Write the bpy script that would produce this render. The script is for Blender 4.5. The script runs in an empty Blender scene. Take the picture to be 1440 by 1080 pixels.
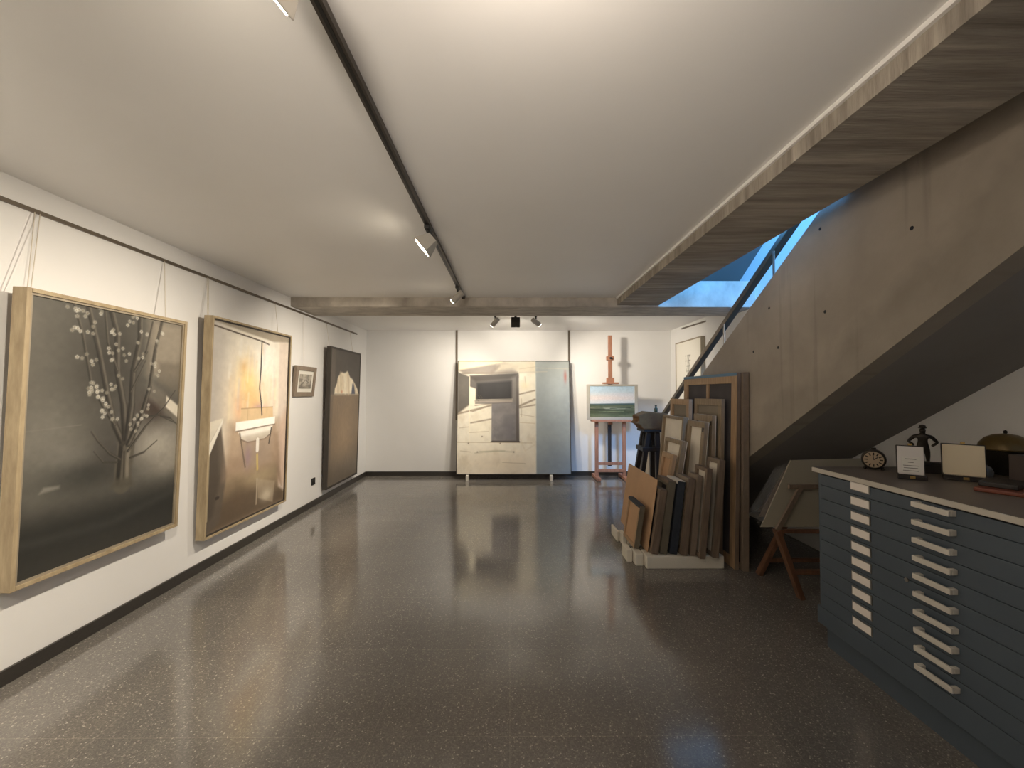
import bpy, bmesh, math, random
import numpy as np
from mathutils import Vector, Matrix, Euler

random.seed(7)
rng = np.random.default_rng(11)
SC = bpy.context.scene
COL = SC.collection
R = math.radians

# ------------------------------------------------------------------ helpers
def lin(c):
    return tuple(((x / 255) / 12.92 if x / 255 <= 0.04045 else ((x / 255 + 0.055) / 1.055) ** 2.4) for x in c)

def mat(name, rgb, rough=0.6, metal=0.0, spec=0.5, noise=0.0, nscale=8.0, stretch=(1, 1, 1), bump=0.0, bscale=60.0, coat=0.0, rgb2=None, emit=None, estr=0.0, alpha=1.0, trans=0.0):
    """Principled material; optional second colour mixed in by (stretched) noise, optional bump."""
    m = bpy.data.materials.new(name); m.use_nodes = True
    nt = m.node_tree; b = nt.nodes['Principled BSDF']
    c = (*lin(rgb), 1)
    b.inputs['Base Color'].default_value = c
    b.inputs['Roughness'].default_value = rough
    b.inputs['Metallic'].default_value = metal
    b.inputs['Specular IOR Level'].default_value = spec
    b.inputs['Coat Weight'].default_value = coat
    b.inputs['Alpha'].default_value = alpha
    b.inputs['Transmission Weight'].default_value = trans
    if emit:
        b.inputs['Emission Color'].default_value = (*lin(emit), 1)
        b.inputs['Emission Strength'].default_value = estr
    if noise or bump or rgb2:
        tc = nt.nodes.new('ShaderNodeTexCoord'); mp = nt.nodes.new('ShaderNodeMapping')
        mp.inputs['Scale'].default_value = stretch
        nt.links.new(tc.outputs['Object'], mp.inputs['Vector'])
        if noise or rgb2:
            n = nt.nodes.new('ShaderNodeTexNoise'); n.inputs['Scale'].default_value = nscale
            n.inputs['Detail'].default_value = 6; n.inputs['Roughness'].default_value = 0.6
            nt.links.new(mp.outputs['Vector'], n.inputs['Vector'])
            rp = nt.nodes.new('ShaderNodeValToRGB')
            rp.color_ramp.elements[0].position = 0.3; rp.color_ramp.elements[1].position = 0.7
            if rgb2: a2 = (*lin(rgb2), 1)
            else: a2 = tuple(x * (1 - noise) for x in c[:3]) + (1,)
            rp.color_ramp.elements[0].color = a2; rp.color_ramp.elements[1].color = c
            nt.links.new(n.outputs['Fac'], rp.inputs['Fac'])
            nt.links.new(rp.outputs['Color'], b.inputs['Base Color'])
        if bump:
            n2 = nt.nodes.new('ShaderNodeTexNoise'); n2.inputs['Scale'].default_value = bscale
            n2.inputs['Detail'].default_value = 4
            nt.links.new(mp.outputs['Vector'], n2.inputs['Vector'])
            bp = nt.nodes.new('ShaderNodeBump'); bp.inputs['Strength'].default_value = bump
            bp.inputs['Distance'].default_value = 0.01
            nt.links.new(n2.outputs['Fac'], bp.inputs['Height'])
            nt.links.new(bp.outputs['Normal'], b.inputs['Normal'])
    return m

class MB:
    """collects shapes, links them as ONE mesh object"""
    def __init__(self): self.bm = bmesh.new()
    def hexa(self, p):           # 8 points: bottom ring 0-3, top ring 4-7
        v = [self.bm.verts.new(q) for q in p]
        for f in ((3, 2, 1, 0), (4, 5, 6, 7), (0, 1, 5, 4), (1, 2, 6, 5), (2, 3, 7, 6), (3, 0, 4, 7)):
            self.bm.faces.new([v[i] for i in f])
        return self
    def box(self, x0, x1, y0, y1, z0, z1, M=None):
        p = [(x0, y0, z0), (x1, y0, z0), (x1, y1, z0), (x0, y1, z0), (x0, y0, z1), (x1, y0, z1), (x1, y1, z1), (x0, y1, z1)]
        if M is not None: p = [M @ Vector(q) for q in p]
        return self.hexa(p)
    def bar(self, a, b, w, d, up=(0, 0, 1)):      # rectangular bar from a to b
        a, b = Vector(a), Vector(b); ax = (b - a); L = ax.length; ax.normalize()
        s = ax.cross(Vector(up))
        if s.length < 1e-4: s = ax.cross(Vector((0, 1, 0)))
        s.normalize(); t = s.cross(ax)
        p = []
        for e in (a, b):
            for i, j in ((-1, -1), (1, -1), (1, 1), (-1, 1)): p.append(e + s * (i * w / 2) + t * (j * d / 2))
        return self.hexa(p)
    def cyl(self, a, b, r, r2=None, seg=16):
        a, b = Vector(a), Vector(b); r2 = r if r2 is None else r2
        ax = (b - a).normalized(); s = ax.orthogonal().normalized(); t = ax.cross(s)
        ra, rb = [], []
        for i in range(seg):
            th = 2 * math.pi * i / seg; d = s * math.cos(th) + t * math.sin(th)
            ra.append(self.bm.verts.new(a + d * r)); rb.append(self.bm.verts.new(b + d * r2))
        for i in range(seg):
            j = (i + 1) % seg; self.bm.faces.new((ra[i], ra[j], rb[j], rb[i]))
        self.bm.faces.new(list(reversed(ra))); self.bm.faces.new(rb)
        return self
    def tube(self, pts, r, seg=8):
        for a, b in zip(pts[:-1], pts[1:]): self.cyl(a, b, r, seg=seg)
        return self
    def lathe(self, prof, c=(0, 0, 0), seg=28, M=None):
        rings = []
        for r, z in prof:
            ring = []
            for i in range(seg):
                th = 2 * math.pi * i / seg
                q = Vector((r * math.cos(th), r * math.sin(th), z))
                if M is not None: q = M @ q
                ring.append(self.bm.verts.new(q + Vector(c)))
            rings.append(ring)
        for A, B in zip(rings[:-1], rings[1:]):
            for i in range(seg):
                j = (i + 1) % seg; self.bm.faces.new((A[i], A[j], B[j], B[i]))
        self.bm.faces.new(list(reversed(rings[0]))); self.bm.faces.new(rings[-1])
        return self
    def prism(self, poly, a, b, axis='x'):        # polygon extruded along an axis
        def P(q, t): return {'x': (t, q[0], q[1]), 'y': (q[0], t, q[1]), 'z': (q[0], q[1], t)}[axis]
        A = [self.bm.verts.new(P(q, a)) for q in poly]; B = [self.bm.verts.new(P(q, b)) for q in poly]
        n = len(poly)
        for i in range(n):
            j = (i + 1) % n; self.bm.faces.new((A[i], A[j], B[j], B[i]))
        self.bm.faces.new(list(reversed(A))); self.bm.faces.new(B)
        return self
    def build(self, name, m, parent=None, bevel=0.0, smooth=False, loc=None, rot=None):
        bmesh.ops.recalc_face_normals(self.bm, faces=self.bm.faces)
        me = bpy.data.meshes.new(name); self.bm.to_mesh(me); self.bm.free()
        if smooth:
            for p in me.polygons: p.use_smooth = True
        o = bpy.data.objects.new(name, me); COL.objects.link(o)
        for mm in (m if isinstance(m, (list, tuple)) else [m]): me.materials.append(mm)
        if parent: o.parent = parent
        if loc: o.location = loc
        if rot: o.rotation_euler = rot
        if bevel:
            bv = o.modifiers.new('bevel', 'BEVEL'); bv.width = bevel; bv.segments = 2; bv.limit_method = 'ANGLE'
        if smooth:
            bv = o.modifiers.new('split', 'EDGE_SPLIT'); bv.split_angle = R(40)
        return o

def tag(o, label, cat, group=None):
    o['label'] = label; o['category'] = cat
    if group: o['group'] = group
    return o
def thing(name, label, cat, loc=(0, 0, 0), rot=(0, 0, 0), group=None):
    o = bpy.data.objects.new(name, None); COL.objects.link(o); o.empty_display_size = 0.1
    o.location = loc; o.rotation_euler = rot
    return tag(o, label, cat, group)
def struct(o): o['kind'] = 'structure'; return o
def copy_tree(o, parent=None):
    c = o.copy(); COL.objects.link(c)
    if parent: c.parent = parent
    for ch in list(o.children): copy_tree(ch, c)
    return c

# ------------------------------------------------------------------ numpy painting tools (the pictures in the frames)
class Paint:
    """small raster; u to the right, v up, both 0..1; sRGB 0..255"""
    def __init__(s, w, h, c):
        s.w, s.h = w, h
        s.U, s.V = np.meshgrid((np.arange(w) + .5) / w, (np.arange(h) + .5) / h)
        s.asp = h / w
        s.img = np.ones((h, w, 3)) * np.array(c, float)
    def noise(s, fx, fy, octv=4, seed=0):
        r = np.random.default_rng(seed); out = np.zeros((s.h, s.w)); amp = 1; tot = 0
        for k in range(octv):
            nx, ny = max(2, int(fx)), max(2, int(fy)); g = r.random((ny + 2, nx + 2))
            x = s.U * nx; y = s.V * ny; xi = x.astype(int); yi = y.astype(int); xf = x - xi; yf = y - yi
            xf = xf * xf * (3 - 2 * xf); yf = yf * yf * (3 - 2 * yf)
            out += amp * ((g[yi, xi] * (1 - xf) + g[yi, xi + 1] * xf) * (1 - yf) + (g[yi + 1, xi] * (1 - xf) + g[yi + 1, xi + 1] * xf) * yf)
            tot += amp; amp *= .55; fx *= 2; fy *= 2
        return out / tot
    def mix(s, mask, c, a=1.0):
        k = np.clip(mask * a, 0, 1)[..., None]; s.img = s.img * (1 - k) + np.array(c, float) * k
    def poly(s, pts, c, a=1.0, soft=.004):
        # even-odd inside + soft edge by distance
        ins = np.zeros((s.h, s.w), bool); dist = np.full((s.h, s.w), 9.)
        n = len(pts)
        for i in range(n):
            (x0, y0), (x1, y1) = pts[i], pts[(i + 1) % n]
            cond = ((y0 > s.V) != (y1 > s.V))
            xs = (x1 - x0) * (s.V - y0) / ((y1 - y0) if abs(y1 - y0) > 1e-9 else 1e-9) + x0
            ins ^= cond & (s.U < xs)
            dist = np.minimum(dist, s.segd(pts[i], pts[(i + 1) % n]))
        sd = np.where(ins, dist, -dist)
        s.mix(np.clip(sd / (2 * soft) + .5, 0, 1), c, a)
    def segd(s, p, q):
        ax, ay = p; bx, by = q; k = s.asp
        dx, dy = bx - ax, (by - ay) * k; L = dx * dx + dy * dy + 1e-12
        t = np.clip(((s.U - ax) * dx + (s.V - ay) * k * dy) / L, 0, 1)
        return np.hypot(s.U - ax - t * dx, (s.V - ay) * k - t * dy)
    def line(s, pts, r, c, a=1.0, r2=None, soft=.003):
        m = np.zeros((s.h, s.w)); n = len(pts) - 1
        for i in range(n):
            rr = r if r2 is None else r + (r2 - r) * i / max(1, n - 1)
            m = np.maximum(m, np.clip((rr - s.segd(pts[i], pts[i + 1])) / soft + .5, 0, 1))
        s.mix(m, c, a)
    def blob(s, x, y, rx, ry, c, a=1.0, p=1.0):
        d = ((s.U - x) / rx) ** 2 + ((s.V - y) / ry) ** 2
        s.mix(np.exp(-d * p), c, a)
    def ramp(s, v0, v1, c, a=1.0, axis='v'):
        t = np.clip(((s.V if axis == 'v' else s.U) - v0) / (v1 - v0), 0, 1); s.mix(t * t * (3 - 2 * t), c, a)
    def grain(s, amt, fx=40, fy=40, seed=3):
        s.img *= (1 + amt * (s.noise(fx, fy, 3, seed) - .5) * 2)[..., None]
    def linear(s):
        x = np.clip(s.img, 0, 255) / 255
        return np.where(x <= .04045, x / 12.92, ((x + .055) / 1.055) ** 2.4)

def picture(name, P, w, h, parent, loc, rot, rough=0.45, spec=0.4, depth=0.004):
    """a painted panel: local x = width (0..w), local z = height (0..h), painted face looks to -y"""
    nx, ny = P.w, P.h
    X, Z = np.meshgrid(np.linspace(0, w, nx), np.linspace(0, h, ny))
    co = np.stack([X, np.zeros_like(X), Z], -1).reshape(-1, 3)
    i = np.arange((ny - 1) * (nx - 1)); a = (i // (nx - 1)) * nx + i % (nx - 1)
    quads = np.stack([a, a + 1, a + nx + 1, a + nx], -1)
    back = np.array([[0, depth, 0], [w, depth, 0], [w, depth, h], [0, depth, h]])
    co = np.vstack([co, back]); n0 = nx * ny
    c00, c10, c11, c01 = 0, nx - 1, nx * ny - 1, nx * (ny - 1)
    extra = np.array([[n0 + 1, n0, n0 + 3, n0 + 2], [c10, c00, n0, n0 + 1], [c11, c10, n0 + 1, n0 + 2], [c01, c11, n0 + 2, n0 + 3], [c00, c01, n0 + 3, n0]])
    q = np.vstack([quads, extra]).astype(np.int32)
    me = bpy.data.meshes.new(name)
    me.vertices.add(len(co)); me.vertices.foreach_set('co', co.astype(np.float32).ravel())
    me.loops.add(q.size); me.loops.foreach_set('vertex_index', q.ravel())
    me.polygons.add(len(q)); me.polygons.foreach_set('loop_start', np.arange(0, q.size, 4, dtype=np.int32))
    me.update(calc_edges=True)
    at = me.color_attributes.new('paint', 'FLOAT_COLOR', 'POINT')
    c = np.ones((len(co), 4), np.float32); c[:n0, :3] = P.linear().reshape(-1, 3); c[n0:, :3] = .5
    at.data.foreach_set('color', c.ravel())
    m = bpy.data.materials.new('paint_' + name); m.use_nodes = True; nt = m.node_tree; b = nt.nodes['Principled BSDF']
    an = nt.nodes.new('ShaderNodeVertexColor'); an.layer_name = 'paint'
    nt.links.new(an.outputs['Color'], b.inputs['Base Color'])
    b.inputs['Roughness'].default_value = rough; b.inputs['Specular IOR Level'].default_value = spec
    me.materials.append(m)
    o = bpy.data.objects.new(name, me); COL.objects.link(o); o.parent = parent; o.location = loc; o.rotation_euler = rot
    return o

# ------------------------------------------------------------------ materials
M_wall = mat('white_wall_paint', (232, 230, 227), .75, spec=.25, noise=.03, nscale=2.5, bump=.04, bscale=90)
M_ceil = mat('ceiling_paint', (248, 246, 243), .5, spec=.35, noise=.03, nscale=1.5)
M_base = mat('dark_baseboard_stone', (58, 54, 50), .35, noise=.3, nscale=60)
M_steel = mat('brushed_steel', (150, 145, 138), .35, metal=.9)
M_wire = mat('pale_wire', (206, 196, 180), .5)
M_rail = mat('rail_metal', (120, 110, 98), .4, metal=.8)
M_dark = mat('dark_metal', (52, 50, 46), .45, metal=.3)
M_track = mat('track_metal', (88, 82, 76), .4, metal=.6)
M_lampgrey = mat('lamp_housing_grey', (176, 170, 160), .45)
M_black = mat('black_plastic', (28, 27, 26), .5)
M_gold = mat('pale_gilt_wood', (188, 170, 138), .42, spec=.4, rgb2=(150, 132, 104), nscale=7, stretch=(3, 3, .6))
M_goldin = mat('gilt_inner_edge', (158, 146, 126), .5, noise=.2)
M_darkframe = mat('dark_frame_wood', (66, 60, 54), .5, noise=.3, nscale=9, stretch=(4, 4, .5))
M_greyframe = mat('grey_brown_frame', (142, 126, 110), .5, noise=.25, nscale=12)
M_pine = mat('stretcher_pine', (190, 160, 126), .65, rgb2=(158, 128, 98), nscale=6, stretch=(8, 8, .8))
M_pined = mat('aged_stretcher_wood', (164, 146, 122), .7, rgb2=(130, 114, 94), nscale=6, stretch=(8, 8, .8))
M_brownw = mat('brown_frame_wood', (136, 118, 102), .6, rgb2=(106, 90, 76), nscale=6, stretch=(8, 8, .8))
M_canvas = mat('raw_canvas', (246, 238, 224), .9, spec=.1, noise=.12, nscale=5, bump=.15, bscale=400)
M_canvasd = mat('grey_canvas', (150, 140, 126), .9, spec=.1, noise=.15, nscale=5)
M_canvasdk = mat('dark_canvas_back', (96, 92, 94), .9, spec=.1, noise=.2, nscale=4)
M_bluedk = mat('dark_blue_edge', (52, 58, 68), .7, noise=.2, nscale=8)
M_olive = mat('olive_grey_edge', (116, 108, 92), .7, noise=.2, nscale=8)
M_hard = mat('hardboard', (202, 164, 128), .7, noise=.1, nscale=5)
M_foam = mat('polystyrene', (232, 226, 212), .85, spec=.2, bump=.4, bscale=160)
M_easel = mat('easel_beech', (180, 130, 104), .5, rgb2=(148, 102, 80), nscale=6, stretch=(6, 6, .8))
M_blackwood = mat('dark_stained_wood', (48, 42, 42), .5, noise=.3, nscale=8, stretch=(4, 4, .6))
M_olivebox = mat('dark_olive_leather', (132, 102, 68), .75, spec=.15, rgb2=(104, 76, 54), nscale=6)
M_chest = mat('blue_grey_steel', (80, 90, 100), .42, spec=.4, noise=.08, nscale=4)
M_chestgap = mat('drawer_gap_black', (22, 23, 24), .8)
M_chesttop = mat('grey_laminate_top', (120, 110, 100), .4, noise=.12, nscale=6)
M_edge = mat('pale_edge_strip', (196, 190, 178), .45)
M_handle = mat('pale_grey_handle', (214, 208, 198), .4, metal=.1)
M_label = mat('cream_label_card', (246, 238, 230), .7)
M_rackwood = mat('rack_wood', (128, 90, 66), .5, rgb2=(92, 64, 48), nscale=6, stretch=(6, 6, .8))
M_folder = mat('grey_board', (160, 152, 134), .75, noise=.06, nscale=3)
M_paper = mat('white_paper', (222, 218, 208), .7)
M_film = mat('clear_film', (230, 230, 228), .08, spec=.6, alpha=.05)
M_bronze = mat('dark_bronze', (54, 48, 40), .4, metal=.5, noise=.3, nscale=30)
M_copper = mat('brown_brass', (118, 98, 58), .38, metal=.45, noise=.3, nscale=10)
M_redwood = mat('reddish_leather', (132, 72, 52), .5, noise=.25, nscale=9)
M_darkleather = mat('dark_leather', (44, 38, 34), .5, noise=.2, nscale=14)
M_satin = mat('cream_satin', (228, 212, 180), .55, noise=.05, nscale=4)
M_white = mat('white_lining', (220, 214, 208), .6)
M_line = mat('grey_print', (110, 104, 98), .8)
M_clockface = mat('cream_clock_face', (170, 150, 124), .6)
M_brass = mat('brass', (190, 160, 100), .3, metal=.9)
M_glass = mat('bottle_glass', (70, 78, 62), .1, spec=.6, coat=.5)
M_dome = mat('smoky_glass', (120, 126, 130), .08, spec=.8, coat=.8)

def concrete(name, c1, c2, stretch, sc, boards=None):
    m = mat(name, c1, .8, spec=.2, rgb2=c2, nscale=sc, stretch=stretch)
    nt = m.node_tree; b = nt.nodes['Principled BSDF']
    tc = nt.nodes.new('ShaderNodeTexCoord')
    base = b.inputs['Base Color'].links[0].from_socket
    # large stains
    n = nt.nodes.new('ShaderNodeTexNoise'); n.inputs['Scale'].default_value = 1.3; n.inputs['Detail'].default_value = 7
    nt.links.new(tc.outputs['Object'], n.inputs['Vector'])
    rp = nt.nodes.new('ShaderNodeValToRGB'); rp.color_ramp.elements[0].position = .35; rp.color_ramp.elements[1].position = .65
    rp.color_ramp.elements[0].color = (.72, .71, .70, 1); rp.color_ramp.elements[1].color = (1, 1, 1, 1)
    nt.links.new(n.outputs['Fac'], rp.inputs['Fac'])
    mx = nt.nodes.new('ShaderNodeMix'); mx.data_type = 'RGBA'; mx.blend_type = 'MULTIPLY'; mx.inputs[0].default_value = .8
    nt.links.new(base, mx.inputs[6]); nt.links.new(rp.outputs['Color'], mx.inputs[7])
    out = mx.outputs[2]
    # bump
    n2 = nt.nodes.new('ShaderNodeTexNoise'); n2.inputs['Scale'].default_value = 14; n2.inputs['Detail'].default_value = 8
    mp = nt.nodes.new('ShaderNodeMapping'); mp.inputs['Scale'].default_value = stretch
    nt.links.new(tc.outputs['Object'], mp.inputs['Vector']); nt.links.new(mp.outputs['Vector'], n2.inputs['Vector'])
    h = n2.outputs['Fac']
    if boards:
        sx = nt.nodes.new('ShaderNodeSeparateXYZ'); nt.links.new(tc.outputs['Object'], sx.inputs[0])
        mm = nt.nodes.new('ShaderNodeMath'); mm.operation = 'MULTIPLY'; mm.inputs[1].default_value = boards[1]
        nt.links.new(sx.outputs[boards[0]], mm.inputs[0])
        fl = nt.nodes.new('ShaderNodeMath'); fl.operation = 'FLOOR'; nt.links.new(mm.outputs[0], fl.inputs[0])
        wn = nt.nodes.new('ShaderNodeTexWhiteNoise'); wn.noise_dimensions = '1D'; nt.links.new(fl.outputs[0], wn.inputs['W'])
        r2 = nt.nodes.new('ShaderNodeValToRGB'); r2.color_ramp.elements[0].color = (.62, .60, .58, 1); r2.color_ramp.elements[1].color = (1.0, .98, .95, 1)
        nt.links.new(wn.outputs['Value'], r2.inputs['Fac'])
        m3 = nt.nodes.new('ShaderNodeMix'); m3.data_type = 'RGBA'; m3.blend_type = 'MULTIPLY'; m3.inputs[0].default_value = .75
        nt.links.new(out, m3.inputs[6]); nt.links.new(r2.outputs['Color'], m3.inputs[7]); out = m3.outputs[2]
        ad = nt.nodes.new('ShaderNodeMath'); ad.operation = 'ADD'
        nt.links.new(wn.outputs['Value'], ad.inputs[0]); nt.links.new(h, ad.inputs[1]); h = ad.outputs[0]
    nt.links.new(out, b.inputs['Base Color'])
    bp = nt.nodes.new('ShaderNodeBump'); bp.inputs['Strength'].default_value = .35; bp.inputs['Distance'].default_value = .01
    nt.links.new(h, bp.inputs['Height']); nt.links.new(bp.outputs['Normal'], b.inputs['Normal'])
    return m
M_conc_y = concrete('board_marked_concrete', (208, 200, 188), (158, 150, 140), (.7, 9, 1), 3.0, ('Y', 11))
M_conc_x = concrete('board_marked_beam', (214, 206, 194), (168, 160, 150), (1.5, 5, 1), 3.0, None)
M_conc_s = concrete('smooth_stair_concrete', (202, 192, 178), (180, 170, 157), (1, 1, 1), 1.6, None)
def stain_band(m):
    nt = m.node_tree; N = nt.nodes.new; L = nt.links.new; b = nt.nodes['Principled BSDF']; src = b.inputs['Base Color'].links[0].from_socket
    tc = N('ShaderNodeTexCoord'); sx = N('ShaderNodeSeparateXYZ'); L(tc.outputs['Object'], sx.inputs[0])
    a = N('ShaderNodeMath'); a.operation = 'MULTIPLY_ADD'; a.inputs[1].default_value = .605; L(sx.outputs['Y'], a.inputs[0]); L(sx.outputs['Z'], a.inputs[2])
    n = N('ShaderNodeTexNoise'); n.inputs['Scale'].default_value = 1.1; n.inputs['Detail'].default_value = 5; L(tc.outputs['Object'], n.inputs['Vector'])
    c = N('ShaderNodeMath'); c.operation = 'MULTIPLY_ADD'; c.inputs[1].default_value = 1.1; L(n.outputs['Fac'], c.inputs[0]); L(a.outputs[0], c.inputs[2])
    mr = N('ShaderNodeMapRange'); mr.inputs['From Min'].default_value = .44; mr.inputs['From Max'].default_value = .54; mr.inputs['To Min'].default_value = .8; mr.inputs['To Max'].default_value = 1; L(c.outputs[0], mr.inputs['Value'])
    # rain-like drip marks below the slab
    mp = N('ShaderNodeMapping'); mp.inputs['Scale'].default_value = (1, 9, .35); L(tc.outputs['Object'], mp.inputs['Vector'])
    n2 = N('ShaderNodeTexNoise'); n2.inputs['Scale'].default_value = 1.6; n2.inputs['Detail'].default_value = 3; L(mp.outputs['Vector'], n2.inputs['Vector'])
    r2 = N('ShaderNodeMapRange'); r2.inputs['From Min'].default_value = .3; r2.inputs['From Max'].default_value = .42; r2.inputs['To Min'].default_value = .84; r2.inputs['To Max'].default_value = 1; L(n2.outputs['Fac'], r2.inputs['Value'])
    pm = N('ShaderNodeMath'); pm.operation = 'MULTIPLY'; L(mr.outputs[0], pm.inputs[0]); L(r2.outputs[0], pm.inputs[1])
    x = N('ShaderNodeMix'); x.data_type = 'RGBA'; x.blend_type = 'MULTIPLY'; x.inputs[0].default_value = 1; L(src, x.inputs[6]); L(pm.outputs[0], x.inputs[7]); L(x.outputs[2], b.inputs['Base Color'])
stain_band(M_conc_s)
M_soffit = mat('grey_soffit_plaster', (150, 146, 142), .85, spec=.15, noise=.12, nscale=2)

def floor_mat():
    m = bpy.data.materials.new('polished_terrazzo'); m.use_nodes = True; nt = m.node_tree; b = nt.nodes['Principled BSDF']
    L = nt.links.new; N = nt.nodes.new
    tc = N('ShaderNodeTexCoord')
    v = N('ShaderNodeTexVoronoi'); v.inputs['Scale'].default_value = 190; L(tc.outputs['Object'], v.inputs['Vector'])
    sep = N('ShaderNodeSeparateColor'); L(v.outputs['Color'], sep.inputs[0])
    r1 = N('ShaderNodeValToRGB'); e = r1.color_ramp.elements
    e[0].position = 0; e[0].color = (*lin((112, 108, 104)), 1); e[1].position = 1; e[1].color = (*lin((196, 190, 180)), 1)
    for p, c in ((.6, (123, 119, 114)), (.9, (134, 129, 123)), (.97, (154, 147, 139))):
        k = e.new(p); k.color = (*lin(c), 1)
    L(sep.outputs[0], r1.inputs['Fac'])
    n = N('ShaderNodeTexNoise'); n.inputs['Scale'].default_value = .9; n.inputs['Detail'].default_value = 6; L(tc.outputs['Object'], n.inputs['Vector'])
    r2 = N('ShaderNodeValToRGB'); r2.color_ramp.elements[0].color = (.75, .75, .75, 1); r2.color_ramp.elements[1].color = (1.1, 1.08, 1.05, 1)
    r2.color_ramp.elements[0].position = .3; r2.color_ramp.elements[1].position = .7; L(n.outputs['Fac'], r2.inputs['Fac'])
    mx = N('ShaderNodeMix'); mx.data_type = 'RGBA'; mx.blend_type = 'MULTIPLY'; mx.inputs[0].default_value = 1
    L(r1.outputs['Color'], mx.inputs[6]); L(r2.outputs['Color'], mx.inputs[7])
    # slab joints
    br = N('ShaderNodeTexBrick'); br.offset = 0; br.inputs['Scale'].default_value = 1.0
    br.inputs['Brick Width'].default_value = .6; br.inputs['Row Height'].default_value = .6; br.inputs['Mortar Size'].default_value = .0016
    br.inputs['Color1'].default_value = (1, 1, 1, 1); br.inputs['Color2'].default_value = (.94, .94, .94, 1); br.inputs['Mortar'].default_value = (1.35, 1.32, 1.28, 1)
    L(tc.outputs['Object'], br.inputs['Vector'])
    m2 = N('ShaderNodeMix'); m2.data_type = 'RGBA'; m2.blend_type = 'MULTIPLY'; m2.inputs[0].default_value = 1
    L(mx.outputs[2], m2.inputs[6]); L(br.outputs['Color'], m2.inputs[7])
    L(m2.outputs[2], b.inputs['Base Color'])
    # wear in the polish
    n3 = N('ShaderNodeTexNoise'); n3.inputs['Scale'].default_value = 2.2; n3.inputs['Detail'].default_value = 5; L(tc.outputs['Object'], n3.inputs['Vector'])
    mr = N('ShaderNodeMapRange'); mr.inputs['From Min'].default_value = .3; mr.inputs['From Max'].default_value = .7
    mr.inputs['To Min'].default_value = .09; mr.inputs['To Max'].default_value = .17; L(n3.outputs['Fac'], mr.inputs['Value'])
    L(mr.outputs[0], b.inputs['Roughness']); b.inputs['IOR'].default_value = 1.85
    return m
M_floor = floor_mat()

# ------------------------------------------------------------------ the setting
XL, XR, YB, YF = -2.6, 2.93, 7.35, -1.6
ZC = 2.63
struct(MB().box(XL, XR, YF, YB, -.12, 0).build('floor', M_floor))
struct(MB().box(XL - .15, XL, YF, YB, 0, 3).build('wall_left', M_wall))
struct(MB().box(XL - .15, XR + .15, YB, YB + .15, 0, 6).build('wall_back', M_wall))
struct(MB().box(XR, XR + .15, YF, YB, 0, 6).build('wall_right', M_wall))
struct(MB().box(XL - .15, XR + .15, YF - .15, YF, 0, 6).build('wall_front', M_wall))
YBM0, YBM1 = 4.8, 5.38
struct(MB().box(XL, 1.28, YF, YBM0, ZC, ZC + .2).build('ceiling', M_ceil))
struct(MB().box(XL, XR, YBM1, YB, ZC, ZC + .2).build('ceiling_rear', M_ceil))
struct(MB().box(XL, XR, YBM0, YBM1, 2.52, 2.83).build('trim_cross_beam', M_conc_x))
# slab strip along the stairwell, with a thin raised fillet where the plaster stops
sl = MB(); sl.box(1.28, 1.775, YF, YBM0, 2.54, 2.83)
struct(sl.build('trim_slab_soffit', M_conc_y))
struct(MB().box(1.265, 1.28, YF, YBM0, 2.612, 2.64).build('trim_plaster_edge', M_ceil))
struct(MB().box(1.775, 2.03, YF, 2.45, 2.72, 2.83).build('trim_light_stop', M_conc_s))  # unseen filler, added to keep upstairs daylight out of the stair gap
# baseboards
struct(MB().box(XL, XL + .015, YF, YB, 0, .078).build('baseboard_left', M_base))
struct(MB().box(XL + .015, XR, YB - .015, YB, 0, .078).build('baseboard_back', M_base))
struct(MB().box(XR - .015, XR, 5.0, YB - .015, 0, .078).build('baseboard_right', M_base))

# upper storey seen through the stairwell
K = .605
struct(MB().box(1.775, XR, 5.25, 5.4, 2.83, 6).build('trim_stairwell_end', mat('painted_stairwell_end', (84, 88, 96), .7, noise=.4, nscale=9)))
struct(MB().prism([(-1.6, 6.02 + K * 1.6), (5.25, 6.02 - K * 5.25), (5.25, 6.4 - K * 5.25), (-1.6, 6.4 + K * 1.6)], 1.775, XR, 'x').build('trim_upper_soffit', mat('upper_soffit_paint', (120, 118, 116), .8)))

# the staircase
st = thing('staircase', 'raw concrete flight rising along the right wall with dark soffit and handrail', 'staircase', (2.48, 5.5, 0))
ox, oy = -2.48, -5.5
def S(y0, z0): return (y0 + oy, z0)
zs, zt = 3.035, 4.275
ytop = 0.2
poly = [S(ytop, zs - K * ytop), S(zs / K, 0), S((zt - .0) / K, 0.0), S(ytop, zt - K * ytop)]
MB().prism(poly, 2.03 + ox, 2.15 + ox, 'x').build('stringer_wall', M_conc_s, st)
poly = [S(ytop, zs - K * ytop), S(zs / K, 0)]
nst = 17; rise = .17; run = rise / K
yy = (zs + .42) / K; zz = 0
pts = [S(yy, 0)]
while yy - run > ytop:
    zz += rise; pts.append(S(yy, zz)); yy -= run; pts.append(S(yy, zz))
pts.append(S(ytop, zz))
MB().prism(poly + pts, 2.15 + ox, XR + ox - .001, 'x').build('flight', M_soffit, st)
# form-tie holes in the stringer
for (y, z) in ((2.62, 2.57), (2.59, 2.02), (3.15, 2.16), (3.36, 1.84), (3.05, 1.84), (2.02, 2.33)):
    MB().cyl((2.0295 + ox, y + oy, z), (2.0312 + ox, y + oy, z), .011, seg=12).build('tie_hole', M_black, st)
hr = MB().bar((2.13 + ox, 6.3 + oy, 4.585 - K * 6.3), (2.13 + ox, .9 + oy, 4.585 - K * .9), .062, .05).build('handrail', M_rail, st, bevel=.006)
for y in (1.5, 2.35, 3.195, 3.95, 4.8, 5.6):
    MB().cyl((2.10 + ox, y + oy, zt - K * y - .05), (2.10 + ox, y + oy, 4.56 - K * y), .009, seg=10).build('post', M_steel, hr)

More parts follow.
